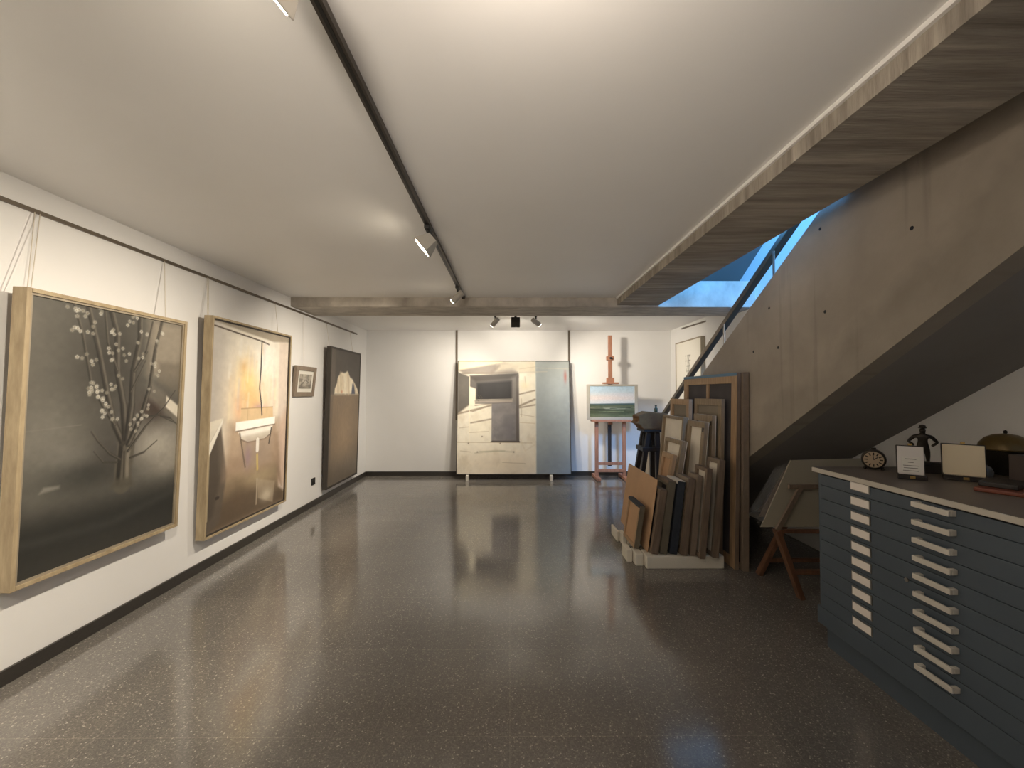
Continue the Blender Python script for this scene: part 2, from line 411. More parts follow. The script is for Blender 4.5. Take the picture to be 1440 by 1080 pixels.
# ------------------------------------------------------------------ picture rails, socket
def rail(name, label, a, b, g=None):
    o = MB().bar(a, b, .012, .022).build(name, M_rail)
    return tag(o, label, 'picture rail', g)
rail('picture_rail', 'long metal picture rail running along the left wall above the paintings', (XL + .007, YF, 2.49), (XL + .007, 6.87, 2.49))
rail('picture_rail', 'short metal picture rail on the right wall near the stair foot', (XR - .007, 6.02, 2.565), (XR - .007, 6.86, 2.585))
for x, w in ((-.965, 'left'), (1.075, 'right')):
    o = MB().box(x - .018, x + .018, YB - .012, YB, 1.0, ZC).build('hanging_rod', M_rail)
    tag(o, 'flat metal hanging rod above the %s side of the leaning house painting' % w, 'hanging rod', 'hanging rods on the back wall')
so = thing('wall_socket', 'small black wall socket low on the left wall below the small framed print', 'socket', (XL, 5.39, .327))
MB().box(0, .012, -.045, .045, -.045, .045).build('plate', M_black, so, bevel=.003)
MB().cyl((.012, 0, 0), (.016, 0, 0), .022).build('receptacle', M_dark, so)

# ------------------------------------------------------------------ framed paintings on the left wall
def wall_painting(name, label, cat, y0, y1, z0, z1, xbot, xtop, P, bar, depth, mframe, inner=None, wires=(), rough=.4, mount=None, lip=.012, group=None, spec=.4):
    """hangs on the left wall, leaning out at the top; local x runs along +Y world, -y faces into the room"""
    tilt = math.atan2(xtop - xbot, z1 - z0); w = y1 - y0; h = math.hypot(z1 - z0, xtop - xbot)
    r = thing(name, label, cat, (xbot, y0, z0), (0, 0, 0), group)
    r.rotation_euler = (Matrix.Rotation(tilt, 4, 'Y') @ Matrix.Rotation(R(90), 4, 'Z')).to_euler()
    # local: x along wall, y into the wall (depth), z up
    f = MB()
    f.box(0, bar, 0, depth, 0, h).box(w - bar, w, 0, depth, 0, h).box(bar, w - bar, 0, depth, 0, bar).box(bar, w - bar, 0, depth, h - bar, h)
    f.build('frame', mframe, r, bevel=.002)
    k = bar
    if mount:
        b2 = mount
        MB().box(bar, w - bar, lip, lip + .004, bar, h - bar).build('mount', M_paper, r)
        k = bar + b2; d0 = lip - .0045
    else: d0 = lip
    if inner:
        MB().box(k, k + .012, lip + .002, lip + .02, k, h - k).box(w - k - .012, w - k, lip + .002, lip + .02, k, h - k).box(k + .012, w - k - .012, lip + .002, lip + .02, k, k + .012).box(k + .012, w - k - .012, lip + .002, lip + .02, h - k - .012, h - k).build('inner_slip', inner, r)
        d0 = lip + .012; 
    picture('picture', P, w - 2 * k, h - 2 * k, r, (k, d0, k), (0, 0, 0), rough, spec)
    MB().box(bar * .5, w - bar * .5, depth - .006, depth - .001, bar * .5, h - bar * .5).build('backing_board', M_brownw, r)
    Mi = (Matrix.Translation((xbot, y0, z0)) @ r.rotation_euler.to_matrix().to_4x4()).inverted()
    for (yt, yb) in wires:
        top = Mi @ Vector((XL + .014, yt, 2.482)); bt = Vector((yb - y0, depth * .8, h - .004))
        MB().cyl(top, bt, .0022, seg=6).build('hanging_wire', M_wire, r)
    return r

def paint_tree():
    P = Paint(260, 396, (98, 95, 88)); n = P.noise(3, 4, 4, 1)
    P.mix(np.clip((n - .45) * 3, 0, 1), (112, 108, 100), .5)
    P.blob(.12, .50, .25, .16, (128, 125, 116), .75); P.blob(.04, .85, .12, .3, (100, 96, 88), .6); P.blob(.45, .78, .26, .26, (56, 53, 48), .8)
    P.poly([(.72, 1), (1.02, 1), (1.02, .70), (.72, .74)], (166, 154, 136), .7, .05); P.poly([(.80, .80), (1.02, .80), (1.02, .64), (.80, .70)], (112, 104, 92), .7, .02)
    P.blob(.80, .41, .26, .09, (176, 170, 158), .9); P.blob(.92, .33, .14, .08, (158, 152, 140), .8); P.blob(.3, .40, .16, .05, (140, 136, 128), .6)
    P.ramp(.30, .14, (46, 46, 43), .9); P.ramp(.12, .0, (66, 64, 59), .5); P.line([(0, .13), (.5, .11), (1, .17)], .02, (72, 72, 68), .4, soft=.04)
    P.blob(.35, .33, .26, .07, (58, 58, 54), .8); P.blob(.5, .42, .16, .12, (54, 51, 47), .6)
    P.blob(.80, .585, .13, .06, (62, 50, 43), .9)
    P.poly([(.72, .72), (.86, .655), (1.0, .58), (1.0, .51), (.88, .55), (.72, .64)], (118, 112, 102), .7, .02)
    P.poly([(.88, .64), (1.0, .585), (1.0, .525), (.93, .56), (.88, .585)], (214, 206, 190), .95, .006)
    P.line([(0, .52), (.3, .53)], .003, (124, 120, 112), .6); P.poly([(.1, .295), (.2, .3), (.2, .312), (.12, .315)], (150, 146, 136), .6, .008)
    tr = (92, 87, 77); dk = (36, 34, 31); lt = (136, 129, 116)
    P.line([(.575, .26), (.575, .33), (.585, .40), (.59, .47)], .060, tr, .95, soft=.014); P.line([(.54, .27), (.545, .36), (.555, .46)], .014, dk, .75, soft=.012)
    P.line([(.605, .27), (.60, .35), (.61, .45)], .012, lt, .7, soft=.012); P.line([(.58, .28), (.575, .4)], .006, (64, 60, 53), .7)
    P.poly([(.49, .25), (.66, .245), (.63, .285), (.52, .29)], (84, 80, 70), .85, .015)
    br = [([(.56, .44), (.5, .52), (.44, .66), (.38, .82), (.3, 1)], .026), ([(.58, .45), (.555, .6), (.5, .75), (.49, .9), (.44, 1)], .03), ([(.59, .45), (.61, .6), (.61, .75), (.65, .9), (.64, 1)], .03),
          ([(.6, .43), (.68, .54), (.74, .68), (.77, .85), (.82, 1)], .022), ([(.5, .52), (.42, .6), (.34, .7), (.28, .88), (.22, 1)], .014),
          ([(.55, .37), (.48, .40), (.40, .46), (.36, .5)], .010), ([(.6, .40), (.72, .5), (.86, .58), (.96, .665)], .009), ([(.62, .37), (.72, .385), (.82, .43)], .008), ([(.68, .54), (.82, .55), (.99, .50)], .008), ([(.84, .545), (.93, .53), (1, .49)], .006),
          ([(.62, .75), (.7, .84), (.74, .98)], .012), ([(.5, .75), (.43, .86), (.40, 1)], .012), ([(.53, .36), (.44, .37), (.38, .42)], .007), ([(.6, .66), (.66, .74), (.7, .8)], .008)]
    for b, w_ in br:
        P.line(b, w_ * .9, (62, 58, 52), .9, r2=w_ * .3, soft=.008); P.line([(x + w_ * .3, y) for x, y in b], w_ * .25, (116, 110, 99), .6, soft=.006); P.line([(x - w_ * .55, y) for x, y in b], w_ * .2, dk, .6, soft=.006)
    r = np.random.default_rng(5)
    spots = [(.36, .66), (.42, .64), (.38, .69), (.46, .6), (.48, .67), (.44, .57), (.49, .55), (.34, .68), (.40, .67), (.30, .88), (.26, .95), (.34, .92), (.4, .97), (.46, .91), (.5, .85), (.54, .8), (.44, .82), (.35, .78), (.28, .80), (.56, .95), (.62, .88), (.66, .83), (.7, .92), (.76, .80), (.8, .88), (.84, .95), (.8, .75), (.74, .66), (.66, .56), (.70, .545), (.73, .58), (.52, .72), (.24, .88), (.6, .98), (.64, .50), (.22, .97)]
    for (x, y) in spots:
        for k in range(r.integers(2, 6)):
            X, Y = x + r.normal(0, .020), y + r.normal(0, .013); c = 178 + r.integers(-40, 44); a0 = r.random() * 6
            for j in range(5):
                a = j * 1.257 + a0; P.blob(X + (.0075 * math.cos(a)), Y + .005 * math.sin(a), .0048, .0032, (c, c - 3, c - 14), .85)
            P.blob(X, Y, .0035, .0025, (140, 124, 96), .8)
    P.grain(.05, 30, 45); return P

def paint_sink():
    P = Paint(240, 380, (236, 229, 214)); n = P.noise(6, 2, 4, 4)
    P.mix(np.clip((n - .45) * 2.5, 0, 1), (208, 198, 182), .5)
    P.ramp(.30, .0, (178, 172, 166), .85, 'u'); P.ramp(.62, .35, (214, 196, 172), .5)
    P.blob(.48, .62, .24, .17, (232, 190, 134), .95); P.blob(.42, .73, .10, .08, (240, 210, 140), .85); P.blob(.37, .79, .05, .03, (216, 168, 106), .55); P.blob(.44, .82, .06, .04, (226, 196, 150), .6)
    P.blob(.64, .84, .16, .13, (248, 244, 234), .95); P.blob(.72, .68, .1, .12, (236, 220, 200), .8); P.blob(.32, .57, .05, .08, (226, 176, 140), .55); P.blob(.58, .575, .09, .022, (176, 140, 156), .6)
    rg = np.random.default_rng(21)
    for k in range(40):
        x = .2 + .6 * rg.random(); y = .58 + .36 * rg.random(); P.line([(x, y), (x + .01 * rg.normal(), y - .05 - .12 * rg.random())], .005 + .012 * rg.random(), [(242, 228, 190), (212, 204, 206), (226, 202, 166), (248, 244, 236)][k % 4], .30, soft=.02)
    P.poly([(0, 0), (1, 0), (1, .22), (.84, .30), (.6, .33), (.3, .32), (.18, .28), (0, .28)], (124, 106, 84), .9, .03)
    P.poly([(.2, .34), (.88, .36), (.88, .26), (.55, .24), (.2, .22)], (160, 142, 114), .7, .04); P.blob(.5, .3, .2, .03, (110, 92, 72), .6)
    P.poly([(0, 0), (1, 0), (1, .08), (.5, .16), (0, .14)], (92, 78, 64), .85, .05); P.blob(.62, .2, .3, .05, (178, 160, 128), .65); P.blob(.35, .13, .12, .08, (98, 82, 66), .6)
    P.poly([(.84, 1), (1.02, 1), (1.02, .05), (.9, .1), (.86, .45)], (214, 198, 184), .85, .014); P.poly([(.87, .46), (1.02, .6), (1.02, .1), (.9, .12)], (206, 174, 152), .6, .04)
    P.poly([(.80, .42), (.86, .42), (.95, .1), (.88, .16)], (132, 110, 90), .75, .02)
    P.poly([(0, .46), (.13, .50), (.21, .26), (.15, .04), (0, .0)], (96, 86, 76), .95, .012); P.poly([(.02, .40), (.10, .44), (.14, .25), (.08, .08), (.02, .06)], (74, 66, 58), .6, .02)
    P.poly([(0, .40), (.15, .535), (.15, .515), (.02, .36), (0, .35)], (236, 230, 216), 1, .004); P.poly([(0, .52), (.15, .535), (0, .40)], (224, 216, 198), .95, .004)
    P.line([(.025, .37), (.025, .07)], .006, (204, 188, 150), .6); P.line([(.11, .16), (.13, .16)], .012, (50, 44, 40), .8)
    P.poly([(.22, .50), (.86, .50), (.92, .24), (.18, .24)], (168, 144, 122), .85, .05); P.blob(.56, .34, .14, .06, (136, 118, 110), .6); P.blob(.3, .42, .06, .07, (190, 168, 142), .6)
    P.poly([(.35, .575), (.77, .575), (.78, .505), (.34, .505)], (218, 190, 150), .95, .004); P.line([(.35, .575), (.77, .575)], .004, (172, 142, 106), .8); P.line([(.43, .575), (.43, .51)], .003, (190, 160, 122), .7)
    P.poly([(.29, .508), (.81, .518), (.81, .476), (.29, .463)], (250, 247, 238), 1, .004); P.line([(.29, .461), (.81, .474)], .005, (112, 96, 80), .85)
    P.poly([(.32, .458), (.78, .47), (.75, .425), (.66, .402), (.44, .40), (.36, .418)], (240, 235, 224), 1, .006); P.poly([(.34, .432), (.76, .442), (.73, .415), (.64, .402), (.46, .40), (.38, .412)], (198, 188, 172), .8, .012); P.line([(.36, .416), (.44, .396), (.66, .398), (.75, .422)], .006, (104, 88, 74), .8)
    P.poly([(.37, .405), (.76, .41), (.78, .27), (.42, .26)], (164, 146, 128), .7, .03); P.blob(.45, .32, .04, .06, (138, 112, 140), .4); P.line([(.57, .40), (.57, .345)], .020, (240, 234, 224), .9); P.line([(.34, .45), (.38, .36), (.42, .27)], .008, (104, 90, 76), .75); P.line([(.76, .455), (.73, .37)], .009, (70, 60, 52), .8)
    P.line([(.57, .32), (.58, .24)], .012, (222, 196, 104), .6, soft=.01)
    P.line([(.02, .968), (.3, .953), (.58, .938), (.68, .928)], .006, (78, 66, 54), .9); P.line([(.58, .94), (.58, .8), (.57, .68), (.60, .60), (.615, .535)], .008, (60, 56, 58), .95)
    P.poly([(0, 1.01), (1, 1.01), (1, .965), (.75, .948), (0, .988)], (142, 130, 112), .75, .008)
    P.poly([(.58, .19), (.84, .14), (.82, .02), (.6, .08)], (176, 160, 136), .6, .008); P.blob(.72, .08, .08, .035, (214, 202, 180), .7); P.line([(.58, .19), (.58, .05)], .006, (204, 190, 168), .7)
    P.grain(.04, 25, 40, 8); return P

def paint_cloth():
    P = Paint(200, 300, (128, 110, 90)); n = P.noise(3, 5, 4, 9)
    P.mix(np.clip((n - .42) * 3, 0, 1), (142, 122, 98), .5); P.blob(.5, .35, .3, .18, (160, 136, 108), .7); P.ramp(.3, .0, (102, 94, 84), .8)
    P.poly([(-.01, 1.01), (1.01, 1.01), (1.01, .665), (-.01, .66)], (78, 72, 66), 1); P.blob(.3, .95, .3, .06, (92, 86, 78), .6); P.line([(0, .66), (1, .665)], .008, (160, 142, 118), .9)
    P.poly([(0, 1), (.12, 1), (.14, .66), (0, .66)], (104, 96, 86), .8, .012)
    P.poly([(.12, .668), (.13, .71), (.19, .75), (.22, .80), (.34, .835), (.44, .83), (.53, .85), (.64, .80), (.72, .79), (.84, .745), (.93, .71), (.97, .668)], (230, 216, 190), 1, .010)
    for a, b, w_, c in (((.3, .82), (.34, .69), .03, (204, 186, 154)), ((.44, .82), (.48, .68), .02, (246, 236, 214)), ((.56, .82), (.60, .68), .03, (206, 186, 154)), ((.22, .77), (.24, .68), .02, (192, 172, 140)), ((.68, .78), (.66, .70), .025, (244, 234, 212)), ((.38, .80), (.40, .72), .012, (176, 156, 126)), ((.82, .73), (.84, .68), .02, (190, 170, 140))): P.line([a, b], w_, c, .7, soft=.03)
    P.poly([(.70, .668), (.73, .75), (.77, .76), (.82, .70), (.84, .668)], (70, 74, 92), .95, .008); P.blob(.36, .685, .03, .012, (196, 120, 84), .6)
    P.poly([(0, .66), (.1, .67), (.06, .3), (.05, 0), (0, 0)], (108, 96, 82), .7, .02); P.grain(.05, 25, 35, 4); return P

def paint_print():
    P = Paint(90, 70, (176, 168, 154)); n = P.noise(6, 5, 4, 5); P.mix(np.clip((n - .4) * 4, 0, 1), (110, 104, 96), .8)
    P.blob(.45, .55, .2, .2, (196, 188, 176), .8); P.line([(.2, .3), (.5, .6), (.8, .4)], .02, (84, 80, 74), .8); P.ramp(.3, .0, (112, 106, 96), .6); P.grain(.15, 30, 30); return P

def paint_house():
    P = Paint(400, 400, (234, 226, 208)); n = P.noise(4, 4, 4, 2); P.mix(np.clip((n - .42) * 3, 0, 1), (214, 202, 180), .6); P.blob(.35, .1, .4, .12, (230, 212, 186), .6); P.mix(np.clip((P.noise(12, 10, 4, 77) - .55) * 5, 0, 1), (200, 184, 158), .35); P.blob(.2, .4, .1, .1, (240, 230, 206), .6)
    P.poly([(-.01, 1.01), (1.01, 1.01), (1.01, .90), (-.01, .9)], (208, 198, 178), .8, .02); P.poly([(-.01, .91), (.4, .99), (.4, 1.01), (-.01, 1.01)], (246, 234, 196), .9, .006)
    P.poly([(0, .92), (.28, .965), (.42, .985), (.55, .96), (.52, .895), (.30, .885), (.12, .89), (.06, .88)], (146, 136, 126), .9, .01); P.poly([(.36, .985), (.7, 1), (.7, .9), (.54, .895), (.48, .93), (.34, .905)], (212, 200, 176), .85, .02); P.line([(.3, .9), (.37, .96)], .012, (142, 130, 118), .6, soft=.02); P.line([(.04, .89), (.3, .89), (.53, .9)], .006, (120, 108, 96), .7, soft=.01)
    P.poly([(0, .9), (.1, .86), (.105, .61), (0, .53)], (100, 95, 88), 1, .006); P.poly([(0, .54), (.10, .62), (.1, .60), (0, .52)], (108, 98, 84), .6, .008); P.blob(.05, .75, .05, .1, (116, 110, 102), .6)
    for a, b, w_ in (((.0, .525), (.3, .60), .007), ((.12, .445), (.3, .48), .006), ((.55, .70), (.69, .735), .006), ((.55, .595), (.69, .655), .008), ((.55, .58), (.69, .605), .006), ((.13, .545), (.3, .605), .005)):
        P.line([a, b], w_, (142, 128, 110), .85, soft=.010)
    P.poly([(.105, .87), (.54, .89), (.54, .30), (.545, .28), (.305, .28), (.305, .615), (.155, .615), (.15, .74), (.105, .76)], (98, 92, 87), 1, .004)
    P.poly([(.10, .86), (.54, .89), (.54, .85), (.16, .815)], (70, 63, 57), .9, .012); P.poly([(.48, .85), (.54, .88), (.54, .60), (.48, .62)], (138, 132, 126), .6, .015)
    P.poly([(.17, .80), (.48, .82), (.48, .655), (.17, .65)], (34, 31, 31), 1, .012); P.poly([(.34, .79), (.465, .80), (.465, .67), (.34, .665)], (46, 43, 43), .7, .02); P.blob(.24, .72, .05, .05, (42, 39, 40), .7)
    P.poly([(.107, .77), (.16, .75), (.16, .66), (.155, .62), (.14, .61), (.105, .61)], (236, 226, 200), 1, .006); P.poly([(.15, .645), (.49, .65), (.49, .628), (.155, .62)], (158, 148, 136), .95, .006); P.line([(.16, .652), (.49, .658)], .003, (196, 186, 168), .7)
    P.poly([(.305, .615), (.52, .625), (.52, .29), (.305, .29)], (116, 112, 112), 1, .004)
    P.mix(((P.U > .305) & (P.U < .52) & (P.V > .29) & (P.V < .62)) * np.clip((P.noise(9, 9, 4, 31) - .45) * 3, 0, 1), (160, 154, 148), .6); P.blob(.46, .38, .06, .08, (112, 108, 112), .7); P.blob(.42, .58, .1, .04, (112, 106, 104), .5)
    P.poly([(.52, .86), (.545, .88), (.55, .275), (.525, .285)], (92, 84, 80), .95, .004); P.line([(.3, .278), (.55, .278)], .006, (74, 66, 60), .9)
    P.line([(.0, .275), (.3, .272), (.66, .268)], .003, (196, 180, 152), .9); P.line([(.105, .86), (.107, .28)], .004, (242, 230, 202), .7); P.line([(.155, .6), (.3, .615)], .005, (126, 114, 100), .6)
    for x0, y0, x1, y1 in ((.55, .93, .7, .95), (.56, .52, .68, .50), (.02, .40, .1, .41), (.11, .36, .28, .37), (.6, .86, .61, .76), (.57, .66, .57, .5), (.03, .2, .12, .19), (.4, .1, .6, .09)): P.line([(x0, y0), (x1, y1)], .003, (186, 170, 144), .7, soft=.006)
    P.line([(.16, .18), (.36, .2), (.5, .19)], .006, (184, 174, 148), .5, soft=.012); P.line([(.2, .195), (.42, .2)], .004, (166, 160, 134), .5, soft=.008)
    for q in ((.17, .7), (.19, .68), (.165, .66), (.2, .69)): P.line([q, (q[0] + .025, q[1] - .025)], .002, (90, 78, 64), .7)
    P.blob(.6, .78, .05, .04, (240, 226, 190), .7); P.line([(.55, .45), (.69, .44)], .004, (206, 190, 162), .7); P.line([(.56, .3), (.6, .2), (.68, .25)], .006, (212, 198, 172), .5, soft=.012)
    P.poly([(.70, 1.01), (1.02, 1.01), (1.02, -.01), (.70, -.01)], (158, 165, 166), 1, .006); k = np.clip((P.U - .69) / .02, 0, 1)
    P.mix(k * np.clip((P.noise(3, 5, 4, 6) - .4) * 2.5, 0, 1), (140, 150, 156), .6); P.mix(k * np.clip(P.V - .75, 0, 1) * 4, (156, 158, 150), .5); P.mix(k * np.clip((.35 - P.V) * 3, 0, 1), (128, 140, 150), .6)
    P.blob(.965, .86, .012, .05, (160, 98, 92), .9); P.line([(.7, .94), (1, .93)], .004, (178, 174, 160), .7); P.line([(.55, .9), (.8, .905)], .004, (196, 186, 166), .6)
    for q in ((.1, .265), (.38, .265), (.22, .325), (.18, .19), (.5, .19)): P.blob(q[0], q[1], .006, .006, (120, 106, 90), .9)
    P.grain(.03, 30, 30, 12); return P

def paint_field():
    P = Paint(220, 150, (206, 212, 214)); P.ramp(.5, 1.0, (180, 204, 222), .95); P.blob(.4, .62, .9, .12, (228, 212, 204), .9); P.blob(.75, .72, .4, .06, (214, 212, 218), .6)
    P.poly([(-.01, .42), (1.01, .44), (1.01, -.01), (-.01, -.01)], (92, 98, 74), 1, .008); P.poly([(-.01, .43), (1.01, .45), (1.01, .395), (-.01, .37)], (74, 92, 92), .95, .008)
    P.poly([(-.01, .34), (1.01, .33), (1.01, .27), (-.01, .24)], (128, 130, 108), .9, .012); P.poly([(.3, .30), (.8, .315), (.78, .27), (.35, .25)], (178, 180, 156), .85, .012); P.poly([(-.01, .28), (.4, .26), (.6, .23), (.2, .21), (-.01, .22)], (52, 58, 42), .9, .01); P.poly([(-.01, .2), (1.01, .2), (1.01, .13), (-.01, .12)], (74, 80, 56), .9, .015); P.line([(.2, .17), (.75, .19)], .008, (152, 158, 122), .7); P.poly([(-.01, .09), (1.01, .07), (1.01, -.01), (-.01, -.01)], (106, 112, 82), .8, .02)
    P.mix((P.V < .42) * np.clip((P.noise(4, 22, 4, 3) - .5) * 4, 0, 1), (64, 76, 52), .6); P.line([(.45, .285), (.9, .30)], .008, (52, 62, 50), .8); P.line([(.1, .39), (.95, .405)], .006, (60, 76, 72), .8); P.grain(.05, 40, 30); return P

def paint_plant():
    P = Paint(120, 130, (236, 230, 216)); P.blob(.5, .5, .6, .6, (240, 236, 226), .6); r = np.random.default_rng(2)
    for k in range(9):
        x = .55 + .02 * r.normal(); y = .25; pts = [(x, y)]
        for j in range(6): x += .035 * r.normal(); y += .085; pts.append((x, y))
        P.line(pts, .004, (150, 144, 130), .7)
        for q in pts[2:]: P.blob(q[0] + .02 * r.normal(), q[1], .014, .008, (132, 128, 116), .7)
    P.blob(.55, .3, .06, .08, (110, 104, 92), .6); return P

wall_painting('framed_painting', 'large dark painting of a white-blossomed tree in a pale gilt frame', 'painting', 2.05, 3.07, .50, 2.035, -2.487, -2.437, paint_tree(), .022, .075, M_gold, M_goldin, wires=((2.20, 2.10), (2.225, 2.115), (3.03, 2.94)), rough=.35, lip=.006)
wall_painting('framed_painting', 'tall warm painting of an old sink below a hanging cord, in gilt frame', 'painting', 3.355, 4.57, .285, 2.14, -2.50, -2.455, paint_sink(), .018, .075, M_gold, M_darkframe, wires=((3.455, 3.37), (3.475, 3.385), (4.46, 4.40)), rough=.45, lip=.008)
wall_painting('framed_print', 'small framed grey print with white mount on the left wall', 'picture', 4.845, 5.34, 1.45, 1.825, -2.573, -2.535, paint_print(), .055, .035, M_greyframe, None, wires=((5.08, 5.05),), mount=.045, lip=.012)
wall_painting('framed_painting', 'dark brown painting of a crumpled white cloth on a ledge, nearest the back corner', 'painting', 5.61, 6.73, .16, 2.145, -2.52, -2.47, paint_cloth(), .03, .06, M_darkframe, None, wires=((5.71, 5.65), (6.55, 6.5)), lip=.004)

# the big painting leaning on the back wall, on two little blocks
t = thing('leaning_painting', 'huge square painting of a sunlit house wall leaning against the back wall', 'painting', (-.925, 6.985, .092), (-R(6.2), 0, 0))
w, h = 1.985, 1.985
MB().box(0, .012, 0, .05, 0, h).box(w - .012, w, 0, .05, 0, h).box(.012, w - .012, 0, .05, 0, .012).box(.012, w - .012, 0, .05, h - .012, h).build('frame', M_darkframe, t)
picture('picture', paint_house(), w - .024, h - .024, t, (.012, .006, .012), (0, 0, 0), .5)
MB().box(.012, w - .012, .04, .046, .012, h - .012).build('backing_board', M_brownw, t)
for x, s in ((-.725, 'left'), (.71, 'right')):
    o = MB().box(x - .022, x + .022, 6.89, 7.04, 0, .089).build('wooden_block', M_foam, bevel=.004)
    tag(o, 'small pale block under the %s end of the leaning house painting' % s, 'block', 'blocks under the leaning painting')

# picture on the right wall near the stair foot
t = thing('framed_drawing', 'pale framed plant drawing on the right wall behind the handrail', 'picture', (XR - .07, 6.98, 1.33), (0, 0, -R(90)))
w, h = .94, 1.02
MB().box(0, .02, 0, .06, 0, h).box(w - .02, w, 0, .06, 0, h).box(.02, w - .02, 0, .06, 0, .02).box(.02, w - .02, 0, .06, h - .02, h).build('frame', mat('pale_frame_wood', (160, 148, 126), .5, noise=.1), t, bevel=.002)
picture('picture', paint_plant(), w - .04, h - .04, t, (.02, .01, .02), (0, 0, 0), .4)

# ------------------------------------------------------------------ tracks and spotlights
def tr(name, label, a, b):
    t_ = thing(name, label, 'lighting track', a)
    d = Vector(b) - Vector(a)
    MB().bar((0, 0, -.014), d + Vector((0, 0, -.014)), .034, .028).build('track_body', M_track, t_)
    MB().bar((0, 0, -.0285), d + Vector((0, 0, -.0285)), .012, .002).build('track_groove', M_black, t_)
    MB().bar(d + Vector((0, 0, -.016)), d + d.normalized() * .03 + Vector((0, 0, -.016)), .038, .03).build('end_cap', M_black, t_)
    return t_
tr('lighting_track', 'long dark lighting track along the main ceiling towards the beam', (-.545, YF + .02, ZC), (-.545, 4.72, ZC))
tr('lighting_track', 'lighting track across the rear ceiling behind the concrete beam', (1.6, 5.72, ZC), (-2.05, 5.72, ZC))

WARM = (1.0, .885, .72)
M_lens = mat('lit_lens', (255, 244, 226), .3, emit=(255, 240, 214), estr=14)
def spot_lamp(label, loc, target, body, energy, size, blend, col=WARM, style='flood', lens=True, radius=.045):
    """track spotlight hanging below loc (on the track); local -z of the head is the beam"""
    t_ = thing('track_spotlight', label, 'spotlight', loc, group='track spotlights')
    MB().box(-.017, .017, -.05, .05, -.024, 0).build('adapter', M_black, t_, bevel=.003)
    MB().cyl((0, 0, -.02), (0, 0, -.055), .009).build('stem', M_dark, t_)
    c = Vector((0, 0, -.105)); d = (Vector(target) - (Vector(loc) + c)).normalized()
    q = d.to_track_quat('-Z', 'Y').to_matrix().to_4x4(); q.translation = c
    b_ = MB()
    if style == 'flood':          # square flood head widening to the front
        p = [(-.03, -.035, .05), (.03, -.035, .05), (.03, .035, .05), (-.03, .035, .05), (-.07, -.06, -.05), (.07, -.06, -.05), (.07, .06, -.05), (-.07, .06, -.05)]
        b_.hexa([q @ Vector(v) for v in p]); rim = .058
    elif style == 'box':
        b_.box(-.062, .062, -.05, .05, -.055, .055, q); rim = .045
    else:
        b_.cyl(q @ Vector((0, 0, .07)), q @ Vector((0, 0, -.07)), .034, seg=24); rim = .028
    b_.build('housing', body, t_, bevel=.004)
    zf = -.05 if style == 'flood' else (-.055 if style == 'box' else -.07)
    if style == 'flood': MB().box(-.058, .058, -.048, .048, zf - .004, zf - .0005, q).build('lens', M_lens, t_)
    else: MB().cyl(q @ Vector((0, 0, zf - .0005)), q @ Vector((0, 0, zf - .004)), rim, seg=24).build('lens', M_lens, t_)
    MB().bar((-.0, 0, -.05), q @ Vector((0, 0, .03)), .02, .006).build('bracket', M_dark, t_)
    L = bpy.data.lights.new('spot_beam', 'SPOT'); L.energy = energy; L.color = col; L.spot_size = R(size); L.spot_blend = blend; L.shadow_soft_size = radius
    lo = bpy.data.objects.new('spot_beam', L); COL.objects.link(lo); lo.parent = t_
    m2 = q.copy(); m2.translation = q @ Vector((0, 0, zf - .05)); lo.matrix_local = m2
    return t_
TX = -.545
spot_lamp('grey flood spotlight on the ceiling track, lit face turned to the left wall', (TX, 2.68, ZC - .03), (-2.2, 2.7, 1.1), M_lampgrey, 50, 105, .8)
spot_lamp('pale cylindrical spotlight at the far end of the long ceiling track', (TX, 4.2, ZC - .03), (-2.5, 5.0, 1.0), M_lampgrey, 64, 92, .9, style='can')
spot_lamp('track spotlight cut off by the top edge of the picture', (TX, .92, ZC - .03), (-2.6, 1.3, .9), M_lampgrey, 40, 105, .8)
spot_lamp('track spotlight on the long track behind the viewpoint', (TX, -.5, ZC - .03), (-2.6, -.1, .8), M_lampgrey, 40, 105, .8)
NEU = (1.0, .91, .77)
spot_lamp('grey spotlight on the rear track turned to the left of the house painting', (-.21, 5.72, ZC - .03), (-1.7, 7.35, 1.0), M_lampgrey, 38, 100, .9, NEU, 'can')
spot_lamp('dark box spotlight on the rear track aimed at the house painting', (.08, 5.72, ZC - .03), (.08, 7.3, 1.5), M_dark, 31, 125, .9, NEU, 'box')
spot_lamp('grey spotlight on the rear track turned to the right wall', (.37, 5.72, ZC - .03), (2.5, 7.2, 1.25), M_lampgrey, 60, 92, .9, NEU, 'can', radius=.09)
# added fill spot behind the viewpoint, brightens the ceiling; no known lamp there
L = bpy.data.lights.new('ceiling_fill', 'SPOT'); L.energy = 62; L.color = (1, .89, .76); L.spot_size = R(64); L.spot_blend = 1; L.shadow_soft_size = .25
lo = bpy.data.objects.new('ceiling_fill', L); COL.objects.link(lo); lo.location = (-.6, -1.2, 1.8); lo.rotation_euler = Vector((.20, .95, .24)).to_track_quat('-Z', 'Y').to_euler()
L = bpy.data.lights.new("ceiling_lamp", "POINT"); L.energy = 4.5; L.color = (1, .86, .72); L.shadow_soft_size = .12
lo = bpy.data.objects.new('ceiling_lamp', L); COL.objects.link(lo); lo.location = (.05, .72, 2.36)
